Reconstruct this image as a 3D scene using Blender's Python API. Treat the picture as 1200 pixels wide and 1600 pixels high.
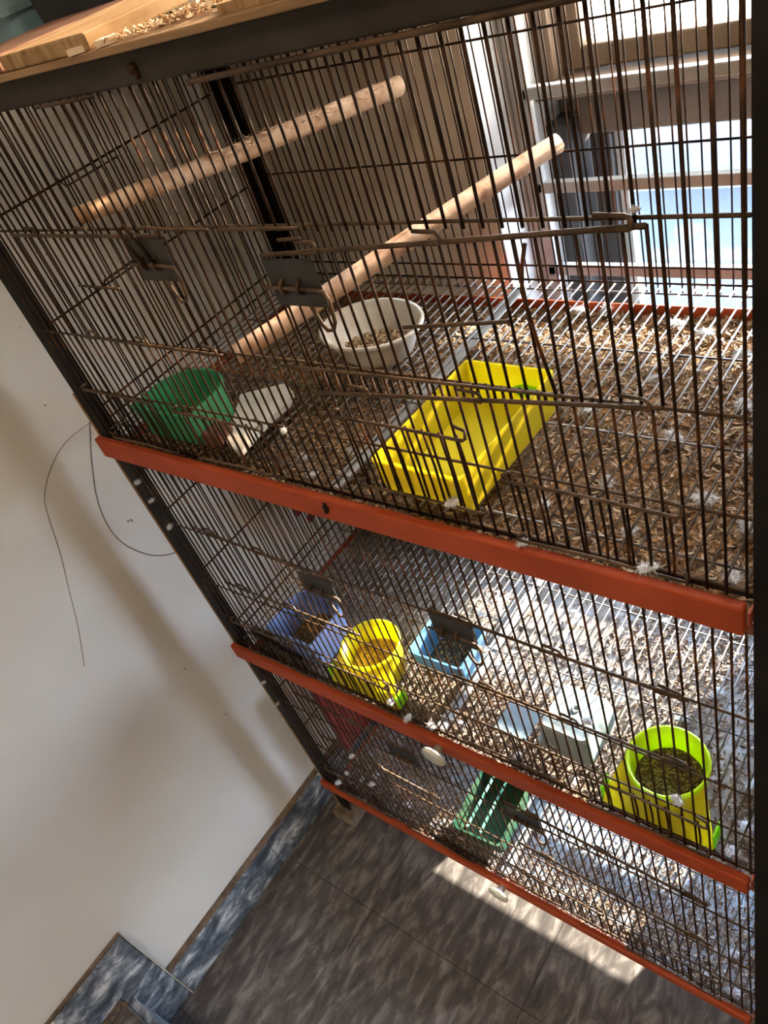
import bpy, bmesh, math, random
from mathutils import Vector, Matrix
random.seed(7)
R = random.Random(11)
scene = bpy.context.scene
C = scene.collection
for o in list(bpy.data.objects):
    bpy.data.objects.remove(o)

# ------------------------------------------------------------------ camera
FZ = 0.955                                   # height of the upper tray above the floor
cam_d = bpy.data.cameras.new('camera'); cam = bpy.data.objects.new('camera', cam_d); C.objects.link(cam)
cam_d.sensor_fit = 'VERTICAL'; cam_d.sensor_height = 24.0; cam_d.lens = 1242.07 / 1600 * 24.0
cam_d.clip_start = 0.02; cam_d.clip_end = 200
_r0 = Vector((0.77451365, 0.56176067, -0.29078093))
_r1 = Vector((0.20151764, -0.65486595, -0.72838261))
_r2 = Vector((-0.59959924, 0.50554479, -0.6204073))
M3 = Matrix((_r0, -_r1, -_r2)).transposed()
cam.matrix_world = Matrix.Translation((0.881996, -0.363883, 0.438375 + FZ)) @ M3.to_4x4()
scene.camera = cam

# ------------------------------------------------------------------ world, sun, exposure
W = bpy.data.worlds.new('world'); scene.world = W; W.use_nodes = True
nt = W.node_tree; nt.nodes.clear()
wo = nt.nodes.new('ShaderNodeOutputWorld'); bg = nt.nodes.new('ShaderNodeBackground')
tc = nt.nodes.new('ShaderNodeTexCoord'); sp = nt.nodes.new('ShaderNodeSeparateXYZ'); rp = nt.nodes.new('ShaderNodeValToRGB')
rp.color_ramp.elements[0].position = 0.0; rp.color_ramp.elements[0].color = (0.82, 0.90, 1.0, 1)
rp.color_ramp.elements[1].position = 0.8; rp.color_ramp.elements[1].color = (0.38, 0.58, 0.95, 1)
nt.links.new(tc.outputs['Generated'], sp.inputs[0]); nt.links.new(sp.outputs['Z'], rp.inputs[0])
nt.links.new(rp.outputs[0], bg.inputs['Color']); bg.inputs['Strength'].default_value = 12.0
nt.links.new(bg.outputs[0], wo.inputs[0])
SUN = Vector((-0.33, -1.0, -0.325)).normalized()
sd = bpy.data.lights.new('sun', 'SUN'); so = bpy.data.objects.new('sun', sd); C.objects.link(so)
so.rotation_euler = SUN.to_track_quat('-Z', 'Y').to_euler(); so.location = (3, 8, 4)
sd.energy = 16.0; sd.angle = 0.010; sd.color = (1.0, 0.87, 0.70)
ld = bpy.data.lights.new('warm_fill_light', 'AREA'); lo = bpy.data.objects.new('warm_fill_light', ld); C.objects.link(lo)
ld.shape = 'DISK'; ld.size = 0.7; ld.energy = 4.4; ld.color = (1.0, 0.82, 0.62); lo.location = (1.3, -1.2, 2.66)   # added warm fill from above, unseen, stands in for the room's soft light
vs = scene.view_settings
vs.view_transform = 'Standard'; vs.look = 'None'; vs.gamma = 1.0; vs.use_curve_mapping = False
vs.exposure = 2.22
scene.cycles.use_denoising = True
scene.cycles.max_bounces = 10; scene.cycles.diffuse_bounces = 6; scene.cycles.transparent_max_bounces = 12
scene.cycles.sample_clamp_indirect = 6.0


# ------------------------------------------------------------------ materials
def new_mat(name, col, rough=0.6, metal=0.0, spec=0.4):
    m = bpy.data.materials.new(name); m.use_nodes = True
    b = m.node_tree.nodes['Principled BSDF']
    b.inputs['Base Color'].default_value = (*col, 1); b.inputs['Roughness'].default_value = rough
    b.inputs['Metallic'].default_value = metal; b.inputs['Specular IOR Level'].default_value = spec
    return m


def noise_mat(name, stops, scale=8, detail=4, rough=0.6, metal=0.0, spec=0.4, bump=0.0, stretch=(1, 1, 1),
              rot=(0, 0, 0), distort=0.0, coord='Object', bscale=None, nrough=0.55):
    m = new_mat(name, stops[0][1], rough, metal, spec)
    t = m.node_tree; b = t.nodes['Principled BSDF']
    tcn = t.nodes.new('ShaderNodeTexCoord'); mp = t.nodes.new('ShaderNodeMapping')
    mp.inputs['Scale'].default_value = stretch; mp.inputs['Rotation'].default_value = rot
    n = t.nodes.new('ShaderNodeTexNoise'); n.inputs['Scale'].default_value = scale
    n.inputs['Detail'].default_value = detail; n.inputs['Distortion'].default_value = distort
    n.inputs['Roughness'].default_value = nrough
    r = t.nodes.new('ShaderNodeValToRGB')
    while len(r.color_ramp.elements) < len(stops):
        r.color_ramp.elements.new(0.5)
    for e, (p, c) in zip(r.color_ramp.elements, stops):
        e.position = p; e.color = (*c, 1)
    t.links.new(tcn.outputs[coord], mp.inputs[0]); t.links.new(mp.outputs[0], n.inputs[0])
    t.links.new(n.outputs['Fac'], r.inputs[0]); t.links.new(r.outputs[0], b.inputs['Base Color'])
    if bump:
        bp = t.nodes.new('ShaderNodeBump'); bp.inputs['Strength'].default_value = bump
        bp.inputs['Distance'].default_value = 0.002
        if bscale:
            n2 = t.nodes.new('ShaderNodeTexNoise'); n2.inputs['Scale'].default_value = bscale
            t.links.new(mp.outputs[0], n2.inputs[0]); t.links.new(n2.outputs['Fac'], bp.inputs['Height'])
        else:
            t.links.new(n.outputs['Fac'], bp.inputs['Height'])
        t.links.new(bp.outputs[0], b.inputs['Normal'])
    return m


def plastic(name, col, rough=0.4, trans=0.0, dirt=0.25, dirtcol=(0.30, 0.22, 0.12)):
    """coloured plastic, a little grubby, with some light passing through"""
    m = noise_mat(name, [(0.35, tuple(c * (1 - dirt) + d * dirt for c, d in zip(col, dirtcol))), (0.6, col)], scale=30, rough=rough, spec=0.5)
    if trans:
        t = m.node_tree; b = t.nodes['Principled BSDF']; out = t.nodes['Material Output']
        tr = t.nodes.new('ShaderNodeBsdfTranslucent'); tr.inputs['Color'].default_value = (*col, 1)
        mx = t.nodes.new('ShaderNodeMixShader'); mx.inputs[0].default_value = trans
        t.links.new(b.outputs[0], mx.inputs[1]); t.links.new(tr.outputs[0], mx.inputs[2]); t.links.new(mx.outputs[0], out.inputs[0])
    return m


def island_mat(name, cols, rough=0.7, trans=0.0):
    """each loose piece of the mesh takes one of several colours"""
    m = new_mat(name, cols[0], rough, 0, 0.3)
    t = m.node_tree; b = t.nodes['Principled BSDF']
    g = t.nodes.new('ShaderNodeNewGeometry'); r = t.nodes.new('ShaderNodeValToRGB')
    r.color_ramp.interpolation = 'CONSTANT'
    while len(r.color_ramp.elements) < len(cols):
        r.color_ramp.elements.new(0.5)
    for i, (e, c) in enumerate(zip(r.color_ramp.elements, cols)):
        e.position = i / len(cols); e.color = (*c, 1)
    t.links.new(g.outputs['Random Per Island'], r.inputs[0]); t.links.new(r.outputs[0], b.inputs['Base Color'])
    return m


def glass_mat(name, tint, gloss=0.08):
    m = bpy.data.materials.new(name); m.use_nodes = True; t = m.node_tree; t.nodes.clear()
    o = t.nodes.new('ShaderNodeOutputMaterial'); a = t.nodes.new('ShaderNodeBsdfTransparent'); g = t.nodes.new('ShaderNodeBsdfGlossy')
    a.inputs[0].default_value = (*tint, 1); g.inputs['Roughness'].default_value = 0.05
    x = t.nodes.new('ShaderNodeMixShader'); x.inputs[0].default_value = gloss
    t.links.new(a.outputs[0], x.inputs[1]); t.links.new(g.outputs[0], x.inputs[2]); t.links.new(x.outputs[0], o.inputs[0])
    return m


def frosted_mat(name, tint, clear=0.35):
    m = bpy.data.materials.new(name); m.use_nodes = True; t = m.node_tree; t.nodes.clear()
    o = t.nodes.new('ShaderNodeOutputMaterial'); a = t.nodes.new('ShaderNodeBsdfTransparent'); g = t.nodes.new('ShaderNodeBsdfTranslucent')
    a.inputs[0].default_value = (*tint, 1); g.inputs[0].default_value = (*tint, 1)
    x = t.nodes.new('ShaderNodeMixShader'); x.inputs[0].default_value = 1 - clear
    t.links.new(a.outputs[0], x.inputs[1]); t.links.new(g.outputs[0], x.inputs[2]); t.links.new(x.outputs[0], o.inputs[0])
    return m


def wall_mat(name, col, dark):
    """painted plaster with faint stains and a few specks"""
    m = noise_mat(name, [(0.30, dark), (0.62, col)], scale=2.2, detail=3, rough=0.75, spec=0.25, bump=0.05, bscale=90)
    t = m.node_tree; b = t.nodes['Principled BSDF']; src = b.inputs['Base Color'].links[0].from_socket
    v = t.nodes.new('ShaderNodeTexVoronoi'); v.inputs['Scale'].default_value = 24
    tcn = [n for n in t.nodes if n.type == 'TEX_COORD'][0]
    nz = t.nodes.new('ShaderNodeTexNoise'); nz.inputs['Scale'].default_value = 60
    ad = t.nodes.new('ShaderNodeMixRGB'); ad.inputs[0].default_value = 0.03
    t.links.new(tcn.outputs['Object'], ad.inputs[1]); t.links.new(nz.outputs['Color'], ad.inputs[2])
    t.links.new(tcn.outputs['Object'], nz.inputs[0]); t.links.new(ad.outputs[0], v.inputs[0])
    lt = t.nodes.new('ShaderNodeMath'); lt.operation = 'LESS_THAN'; lt.inputs[1].default_value = 0.034
    t.links.new(v.outputs['Distance'], lt.inputs[0])
    mx = t.nodes.new('ShaderNodeMixRGB'); mx.inputs[2].default_value = (0.16, 0.12, 0.09, 1)
    t.links.new(lt.outputs[0], mx.inputs[0]); t.links.new(src, mx.inputs[1]); t.links.new(mx.outputs[0], b.inputs['Base Color'])
    return m


MAT = {}
MAT['wall'] = wall_mat('white_wall_paint', (0.78, 0.77, 0.74), (0.66, 0.63, 0.58))
MAT['wall_b'] = wall_mat('cream_wall_paint', (0.66, 0.58, 0.50), (0.58, 0.49, 0.41))
MAT['wall_w'] = wall_mat('warm_cream_wall_paint', (0.78, 0.70, 0.58), (0.72, 0.63, 0.50))
MAT['white'] = noise_mat('white_gloss_paint', [(0.3, (0.40, 0.41, 0.41)), (0.6, (0.50, 0.51, 0.51))], scale=20, rough=0.4)
MAT['marble'] = noise_mat('grey_brown_floor_marble', [(0.30, (0.045, 0.040, 0.038)), (0.50, (0.105, 0.090, 0.082)), (0.62, (0.20, 0.18, 0.165)), (0.78, (0.34, 0.31, 0.29))],
                          scale=26, detail=10, rough=0.36, stretch=(2.2, 0.75, 1), rot=(0, 0, 0.16), distort=0.5, nrough=0.6, coord='Object')
MAT['marble_s'] = noise_mat('blue_grey_skirting_marble', [(0.38, (0.05, 0.065, 0.09)), (0.49, (0.14, 0.17, 0.21)), (0.56, (0.32, 0.36, 0.41)), (0.64, (0.72, 0.74, 0.77))],
                            scale=22, detail=9, rough=0.35, stretch=(1, 1, 1.7), rot=(0.8, 0, 0), distort=0.5, nrough=0.66)
MAT['grout'] = new_mat('dark_grout', (0.10, 0.085, 0.07), 0.9)
MAT['grout_l'] = new_mat('pale_grout', (0.55, 0.52, 0.47), 0.9)
MAT['ledge'] = noise_mat('dusty_brown_mortar', [(0.3, (0.10, 0.07, 0.045)), (0.65, (0.24, 0.18, 0.13))], scale=40, rough=0.95)
MAT['iron'] = noise_mat('black_painted_iron', [(0.35, (0.006, 0.005, 0.0045)), (0.7, (0.016, 0.013, 0.011))], scale=25, rough=0.6, bump=0.05, spec=0.15)
MAT['iron_top'] = noise_mat('dull_grey_iron', [(0.3, (0.026, 0.021, 0.017)), (0.7, (0.048, 0.039, 0.032))], scale=18, rough=0.6, spec=0.15)
MAT['wire'] = noise_mat('rusty_wire', [(0.38, (0.013, 0.006, 0.003)), (0.54, (0.038, 0.016, 0.006)), (0.70, (0.17, 0.058, 0.018))], scale=26, detail=5, rough=0.5, spec=0.12)
MAT['rod'] = noise_mat('dull_brown_rod', [(0.35, (0.040, 0.025, 0.014)), (0.7, (0.13, 0.078, 0.044))], scale=40, rough=0.5, spec=0.18)
MAT['gridw'] = noise_mat('grey_floor_wire', [(0.35, (0.08, 0.065, 0.055)), (0.65, (0.26, 0.235, 0.215))], scale=30, rough=0.45, metal=0.3)
MAT['plate'] = noise_mat('grey_steel_plate', [(0.3, (0.026, 0.024, 0.022)), (0.7, (0.050, 0.046, 0.042))], scale=30, rough=0.5, spec=0.2)
MAT['orange'] = noise_mat('orange_red_enamel', [(0.30, (0.30, 0.050, 0.016)), (0.60, (0.40, 0.070, 0.024))], scale=12, rough=0.55, spec=0.15)
MAT['trayfloor'] = noise_mat('galvanised_tray_sheet', [(0.35, (0.36, 0.35, 0.34)), (0.6, (0.62, 0.64, 0.66))], scale=14, rough=0.55, metal=0.0)
MAT['dirtfloor'] = noise_mat('husk_covered_tray_sheet', [(0.36, (0.07, 0.042, 0.022)), (0.5, (0.16, 0.10, 0.055)), (0.66, (0.32, 0.23, 0.14))], scale=150, detail=5, rough=0.95, bump=0.9)
MAT['midfloor'] = noise_mat('dusty_tray_sheet', [(0.38, (0.14, 0.105, 0.08)), (0.5, (0.24, 0.20, 0.165)), (0.62, (0.36, 0.345, 0.335))], scale=16, detail=8, rough=0.8, nrough=0.7)
MAT['lowfloor'] = noise_mat('pale_blue_grey_tray_sheet', [(0.36, (0.17, 0.15, 0.13)), (0.48, (0.26, 0.285, 0.305)), (0.62, (0.35, 0.385, 0.41))], scale=12, detail=8, rough=0.7, nrough=0.65)
MAT['strip'] = noise_mat('grey_flat_bar', [(0.35, (0.16, 0.15, 0.14)), (0.65, (0.40, 0.40, 0.40))], scale=20, rough=0.5)
MAT['husk'] = island_mat('seed_husks', [(0.33, 0.20, 0.095), (0.24, 0.12, 0.048), (0.44, 0.30, 0.165), (0.15, 0.078, 0.036), (0.40, 0.20, 0.07), (0.54, 0.42, 0.28), (0.29, 0.15, 0.06)], 0.6)
MAT['husk2'] = island_mat('dry_pale_husks', [(0.21, 0.135, 0.085), (0.13, 0.075, 0.042), (0.30, 0.22, 0.155), (0.085, 0.05, 0.03), (0.24, 0.145, 0.08), (0.37, 0.30, 0.245)], 0.7)
MAT['seed'] = island_mat('mixed_seed', [(0.42, 0.27, 0.13), (0.55, 0.40, 0.22), (0.32, 0.18, 0.08), (0.60, 0.48, 0.30)], 0.5)
MAT['seed_d'] = island_mat('dark_wet_seed', [(0.16, 0.11, 0.035), (0.25, 0.18, 0.06), (0.10, 0.07, 0.02), (0.34, 0.26, 0.10)], 0.5)
MAT['seed_o'] = island_mat('orange_brown_mash', [(0.45, 0.27, 0.05), (0.55, 0.36, 0.08), (0.34, 0.20, 0.04)], 0.6)
MAT['bark'] = noise_mat('peeled_branch_wood', [(0.32, (0.26, 0.13, 0.065)), (0.50, (0.52, 0.33, 0.20)), (0.66, (0.68, 0.49, 0.34))], scale=34, detail=6, rough=0.7, bump=0.6, stretch=(1, 1, 1))
MAT['bark2'] = noise_mat('pinkish_branch_wood', [(0.32, (0.36, 0.19, 0.11)), (0.5, (0.60, 0.39, 0.27)), (0.66, (0.72, 0.53, 0.40))], scale=42, detail=6, rough=0.7, bump=0.7)
MAT['woodfibre'] = island_mat('torn_wood_fibre', [(0.66, 0.47, 0.30), (0.74, 0.58, 0.40), (0.56, 0.37, 0.21)], 0.8)
MAT['feather'] = island_mat('white_down', [(0.60, 0.60, 0.60), (0.52, 0.52, 0.53), (0.46, 0.45, 0.44)], 0.8)
MAT['plank'] = noise_mat('tan_softwood', [(0.35, (0.22, 0.125, 0.055)), (0.5, (0.34, 0.21, 0.105)), (0.65, (0.42, 0.28, 0.155))], scale=9, detail=6, rough=0.8, spec=0.1, stretch=(14, 1.5, 4), bump=0.2)
MAT['plank_edge'] = noise_mat('pale_board', [(0.35, (0.20, 0.115, 0.05)), (0.65, (0.33, 0.20, 0.095))], scale=10, rough=0.7, stretch=(1, 9, 9))
MAT['plank_r'] = noise_mat('reddish_board', [(0.35, (0.22, 0.095, 0.05)), (0.65, (0.34, 0.17, 0.10))], scale=12, rough=0.7, stretch=(1, 5, 5))
MAT['blueplast'] = plastic('dull_blue_plastic', (0.20, 0.34, 0.40), 0.5)
MAT['blackplast'] = noise_mat('black_plastic', [(0.3, (0.010, 0.010, 0.011)), (0.7, (0.026, 0.026, 0.028))], scale=20, rough=0.6)
MAT['green'] = plastic('green_plastic', (0.035, 0.33, 0.13), 0.4, 0.18, 0.15)
MAT['yellow'] = plastic('yellow_plastic', (0.86, 0.77, 0.035), 0.35, 0.45, 0.08)
MAT['yellow2'] = plastic('lemon_plastic', (0.84, 0.78, 0.02), 0.35, 0.45, 0.06)
MAT['lime'] = plastic('lime_plastic', (0.42, 0.84, 0.02), 0.35, 0.5, 0.05)
MAT['limeyellow'] = plastic('lime_yellow_plastic', (0.66, 0.82, 0.02), 0.35, 0.5, 0.05)
MAT['peri'] = plastic('periwinkle_blue_plastic', (0.20, 0.30, 0.58), 0.4, 0.15, 0.2)
MAT['skyblue'] = plastic('sky_blue_plastic', (0.10, 0.27, 0.46), 0.4, 0.2, 0.15)
MAT['palebox'] = plastic('milky_blue_plastic', (0.27, 0.345, 0.37), 0.4, 0.15, 0.25)
MAT['dkgreen'] = plastic('dark_green_plastic', (0.014, 0.075, 0.038), 0.45, 0.06, 0.15)
MAT['mint'] = plastic('mint_green_plastic', (0.16, 0.42, 0.32), 0.45, 0.25, 0.1)
MAT['red'] = plastic('red_plastic', (0.19, 0.012, 0.012), 0.45, 0.1, 0.12)
MAT['enamel'] = noise_mat('stained_white_plastic', [(0.30, (0.48, 0.36, 0.24)), (0.50, (0.72, 0.68, 0.60)), (0.6, (0.76, 0.74, 0.70))], scale=14, rough=0.4)
MAT['stone'] = noise_mat('pale_flat_stone', [(0.3, (0.38, 0.34, 0.28)), (0.6, (0.56, 0.52, 0.45))], scale=18, rough=0.9, bump=0.3)
MAT['brownblock'] = noise_mat('dark_red_brown_wood', [(0.3, (0.09, 0.032, 0.018)), (0.65, (0.20, 0.075, 0.040))], scale=22, rough=0.8)
MAT['bristle'] = new_mat('black_bristles', (0.010, 0.009, 0.009), 0.7)
MAT['knob'] = plastic('cloudy_clear_plastic', (0.62, 0.60, 0.52), 0.25, 0.35, 0.15)
MAT['frame_d'] = noise_mat('dark_window_frame', [(0.3, (0.020, 0.017, 0.015)), (0.7, (0.036, 0.031, 0.027))], scale=9, rough=0.5)
MAT['frame_b'] = noise_mat('brown_window_frame', [(0.3, (0.10, 0.064, 0.038)), (0.7, (0.17, 0.115, 0.072))], scale=9, rough=0.5)
MAT['panel_b'] = noise_mat('beige_window_panel', [(0.3, (0.10, 0.074, 0.052)), (0.7, (0.135, 0.102, 0.074))], scale=5, rough=0.6)
MAT['grille'] = noise_mat('white_painted_grille', [(0.3, (0.30, 0.31, 0.30)), (0.7, (0.38, 0.39, 0.38))], scale=20, rough=0.45)
MAT['glass'] = glass_mat('dusty_clear_glass', (0.93, 0.96, 0.98), 0.05)
MAT['frost'] = frosted_mat('frosted_glass', (0.66, 0.62, 0.56), 0.7)
MAT['terrace'] = noise_mat('pale_terrace_screed', [(0.3, (0.024, 0.025, 0.026)), (0.7, (0.030, 0.031, 0.032))], scale=3, rough=0.9)
MAT['parapet'] = noise_mat('pale_blue_parapet', [(0.3, (0.053, 0.060, 0.064)), (0.7, (0.061, 0.068, 0.072))], scale=3, rough=0.9)
MAT['hair'] = new_mat('thin_black_wire', (0.03, 0.025, 0.02), 0.6)


# ------------------------------------------------------------------ mesh helpers
class MB:
    def __init__(s):
        s.v = []; s.f = []

    def add(s, vs, fs):
        n = len(s.v); s.v += [tuple(v) for v in vs]; s.f += [tuple(i + n for i in f) for f in fs]; return s

    def box(s, a, b, mat=None, ch=0.0):
        (x0, y0, z0), (x1, y1, z1) = a, b
        if ch <= 0:
            vs = [(x, y, z) for z in (z0, z1) for x, y in ((x0, y0), (x1, y0), (x1, y1), (x0, y1))]
            fs = [(0, 3, 2, 1), (4, 5, 6, 7), (0, 1, 5, 4), (1, 2, 6, 5), (2, 3, 7, 6), (3, 0, 4, 7)]
        else:
            bm = bmesh.new(); bmesh.ops.create_cube(bm, size=1)
            for v in bm.verts:
                v.co = Vector(((x0 + x1) / 2 + v.co.x * (x1 - x0), (y0 + y1) / 2 + v.co.y * (y1 - y0), (z0 + z1) / 2 + v.co.z * (z1 - z0)))
            bmesh.ops.bevel(bm, geom=bm.edges[:], offset=ch, segments=2, affect='EDGES', profile=0.5)
            bm.verts.index_update()
            vs = [v.co.copy() for v in bm.verts]; fs = [[v.index for v in f.verts] for f in bm.faces]; bm.free()
        if mat is not None:
            vs = [mat @ Vector(v) for v in vs]
        return s.add(vs, fs)

    def tube(s, pts, r, n=6, cap=True, closed=False):
        pts = [Vector(p) for p in pts]; m = len(pts)
        rs = r if isinstance(r, (list, tuple)) else [r] * m
        vs = []; up = None
        for i, p in enumerate(pts):
            if closed:
                d = (pts[(i + 1) % m] - pts[i - 1]).normalized()
            else:
                d = (pts[min(i + 1, m - 1)] - pts[max(i - 1, 0)]).normalized()
            if up is None:
                up = Vector((0, 0, 1)) if abs(d.z) < 0.9 else Vector((1, 0, 0))
            a = d.cross(up).normalized(); b = d.cross(a).normalized(); up = -b if False else a.cross(d)
            for k in range(n):
                t = 2 * math.pi * k / n
                vs.append(p + a * math.cos(t) * rs[i] + b * math.sin(t) * rs[i])
        fs = []
        for i in range(m if closed else m - 1):
            j = (i + 1) % m
            for k in range(n):
                fs.append((i * n + k, i * n + (k + 1) % n, j * n + (k + 1) % n, j * n + k))
        if cap and not closed:
            fs.append(tuple(range(n))); fs.append(tuple((m - 1) * n + k for k in reversed(range(n))))
        return s.add(vs, fs)

    def loops(s, loops, close_top=False, close_bottom=False):
        n = len(loops[0]); vs = [p for l in loops for p in l]; fs = []
        for i in range(len(loops) - 1):
            for k in range(n):
                fs.append((i * n + k, i * n + (k + 1) % n, (i + 1) * n + (k + 1) % n, (i + 1) * n + k))
        if close_bottom: fs.append(tuple(reversed(range(n))))
        if close_top: fs.append(tuple((len(loops) - 1) * n + k for k in range(n)))
        return s.add(vs, fs)

    def prism(s, poly, z0, z1):
        n = len(poly)
        return s.loops([[(x, y, z0) for x, y in poly], [(x, y, z1) for x, y in poly]], True, True)

    def mesh(s, name):
        me = bpy.data.meshes.new(name); me.from_pydata(s.v, [], s.f); me.update()
        bm = bmesh.new(); bm.from_mesh(me); bmesh.ops.recalc_face_normals(bm, faces=bm.faces[:]); bm.to_mesh(me); bm.free()
        return me

    def build(s, name, mat, parent=None, smooth=False, loc=None, recalc=True):
        if recalc:
            me = s.mesh(name)
        else:
            me = bpy.data.meshes.new(name); me.from_pydata(s.v, [], s.f); me.update()
        me.materials.append(MAT[mat] if isinstance(mat, str) else mat)
        if smooth:
            me.polygons.foreach_set('use_smooth', [True] * len(me.polygons))
        o = bpy.data.objects.new(name, me); C.objects.link(o)
        if parent is not None: o.parent = parent
        if loc is not None: o.location = loc
        return o


def tag(o, label=None, cat=None, group=None, kind=None):
    if label: o['label'] = label
    if cat: o['category'] = cat
    if group: o['group'] = group
    if kind: o['kind'] = kind
    return o


def empty(name, loc=(0, 0, 0), rz=0.0):
    o = bpy.data.objects.new(name, None); C.objects.link(o); o.location = loc; o.rotation_euler = (0, 0, rz)
    o.empty_display_size = 0.05
    return o


def inst(name, me, parent=None, loc=(0, 0, 0), rot=(0, 0, 0), scale=(1, 1, 1)):
    o = bpy.data.objects.new(name, me); C.objects.link(o); o.parent = parent
    o.location = loc; o.rotation_euler = rot; o.scale = scale
    return o


def weighted(o):
    m = o.modifiers.new('smooth', 'WEIGHTED_NORMAL'); m.keep_sharp = True
    return o


def struct(o):
    o['kind'] = 'structure'; return o


# ------------------------------------------------------------------ the room
WX = -0.068          # face of the left wall
BY = 0.42            # face of the back wall
fl = struct(MB().box((WX - 0.2, -3.2, -0.06), (3.4, BY + 0.3, -0.004)).build('floor', 'grout'))
tag(fl, 'dark polished grey-brown marble tile floor')
xs = [WX] + [0.157 + 0.305 * k for k in range(0, 11)]
ys = [BY + 0.01, 0.18] + [-0.125 - 0.305 * k for k in range(0, 10)]
for i in range(len(xs) - 1):
    for j in range(len(ys) - 1):
        x0, x1, y1, y0 = xs[i], xs[i + 1], ys[j], ys[j + 1]
        g = 0.0006
        mb = MB().box((x0 + g, y0 + g, -0.012), (x1 - g, y1 - g, 0.0))
        mb.build('floor_tile', 'marble', fl)

wl = struct(MB().box((WX - 0.15, -3.2, -0.06), (WX, BY + 0.3, 2.7)).build('wall_left', 'wall'))
WIN_L, WIN_R, WIN_B, WIN_T = 0.345, 0.86, 0.05, 2.15
mb = MB()
mb.box((WX, BY, -0.06), (WIN_L, BY + 0.30, 2.7)); mb.box((WIN_R, BY, -0.06), (3.4, BY + 0.30, 2.7))
mb.box((WIN_L, BY, -0.06), (WIN_R, BY + 0.30, WIN_B)); mb.box((WIN_L, BY, WIN_T), (WIN_R, BY + 0.30, 2.7))
wb = struct(mb.build('wall_back', 'wall_b'))
struct(MB().box((WIN_L, BY + 0.002, WIN_B), (WIN_L + 0.004, BY + 0.30, WIN_T)).build('trim_1', 'white'))
struct(MB().box((3.2, -3.2, -0.06), (3.4, BY, 2.7)).build('wall_right', 'wall_w'))
struct(MB().box((WX, -3.2, -0.06), (3.2, -3.0, 2.7)).build('wall_front', 'wall_w'))
struct(MB().box((WX - 0.15, -3.2, 2.7), (3.4, BY + 0.3, 2.8)).build('ceiling', 'wall_w'))

# raised step near the camera and the marble skirting that climbs it
STY, STZ = -0.468, 0.157
st = struct(MB().box((WX, -3.0, 0.0), (0.62, STY, STZ - 0.02)).build('step', 'grout'))
MB().box((WX, -0.80, STZ - 0.02), (0.62, STY - 0.001, STZ), ch=0.002).build('tread', 'marble', st)
MB().box((WX, -1.20, STZ - 0.02), (0.62, -0.803, STZ), ch=0.002).build('tread', 'marble', st)
MB().box((WX, STY, 0.001), (0.62, STY + 0.012, STZ - 0.021)).build('riser', 'marble_s', st)
mb = MB()
for k in range(26):
    s = R.uniform(0.002, 0.006)
    x = -0.05 + R.uniform(0, 0.012); y = STY - 0.004 - R.uniform(0, 0.16)
    mb.box((x, y, STZ), (x + s, y + s * 1.4, STZ + s * 0.6))
tag(mb.build('crumbs', 'ledge', st), kind='stuff')
SX = -0.052
bb = struct(MB().box((WX, -0.399, 0.0), (SX - 0.002, BY, 0.083)).build('baseboard_left', 'ledge'))
zt = 0.085
joints = [BY, 0.165, -0.141, -0.398]
for a, b in zip(joints, joints[1:]):
    MB().box((SX - 0.008, b + 0.0006, 0.001), (SX, a - 0.0006, zt), ch=0.0012).build('skirting_tile', 'marble_s', bb)
    MB().box((WX, b, zt - 0.003), (SX - 0.003, a, zt + 0.0015)).build('mortar_ledge', 'ledge', bb)
MB().box((WX, -0.4005, 0.0), (SX + 0.001, -0.3985, STZ + 0.091)).build('grout_line', 'grout_l', bb)
MB().box((SX - 0.008, STY, 0.001), (SX, -0.401, STZ - 0.0008), ch=0.001).build('skirting_tile', 'marble_s', bb)
MB().box((WX, -1.2, 0.0), (SX - 0.0085, -0.401, STZ + 0.0915)).build('mortar_back', 'ledge', bb)
for a, b in ((-0.401, -0.66), (-0.661, -0.96), (-0.961, -1.2)):
    MB().box((SX - 0.008, b + 0.0005, STZ + 0.0005), (SX, a - 0.0005, STZ + 0.091), ch=0.0012).build('skirting_tile', 'marble_s', bb)

# ------------------------------------------------------------------ window behind the cage, with grille
w1 = struct(empty('window_1', ((WIN_L + WIN_R) / 2, BY + 0.15, 0)))
ox, oy = w1.location.x, w1.location.y


def wpart(name, mat, boxes, ch=0.0):
    m = MB()
    for a, b in boxes:
        m.box((a[0] - ox, a[1] - oy, a[2]), (b[0] - ox, b[1] - oy, b[2]), ch=ch)
    return m.build(name, mat, w1)


GY = 0.49
wpart('grille_frame', 'grille', [((0.350, GY, WIN_B), (0.374, GY + 0.012, WIN_T)), ((WIN_R - 0.02, GY, WIN_B), (WIN_R, GY + 0.012, WIN_T))], 0.003)
for k in range(-7, 10):
    z = 1.024 + 0.1085 * k
    if WIN_B + 0.02 < z < WIN_T - 0.03:
        wpart('grille_bar', 'grille', [((0.36, GY, z - 0.007), (WIN_R - 0.005, GY + 0.012, z + 0.007))], 0.002)
# lower sash (dark aluminium), beige panel above it, brown upper sash with frosted glass
LZ = FZ + 0.088
wpart('outer_frame', 'frame_d', [((WIN_L + 0.004, 0.56, WIN_B), (0.377, 0.69, LZ + 0.03)), ((WIN_R - 0.03, 0.56, WIN_B), (WIN_R, 0.69, LZ + 0.03)),
                                 ((WIN_L, 0.56, WIN_B), (WIN_R, 0.69, WIN_B + 0.03))], 0.003)
wpart('sash_frame', 'frame_d', [((0.384, 0.60, WIN_B + 0.03), (0.412, 0.64, LZ)), ((WIN_R - 0.06, 0.60, WIN_B + 0.03), (WIN_R - 0.03, 0.64, LZ)),
                                ((0.412, 0.60, WIN_B + 0.03), (WIN_R - 0.06, 0.64, WIN_B + 0.055))], 0.003)
wpart('sash_bead', 'grille', [((0.412, 0.612, WIN_B + 0.05), (0.424, 0.628, LZ))], 0.001)
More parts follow.
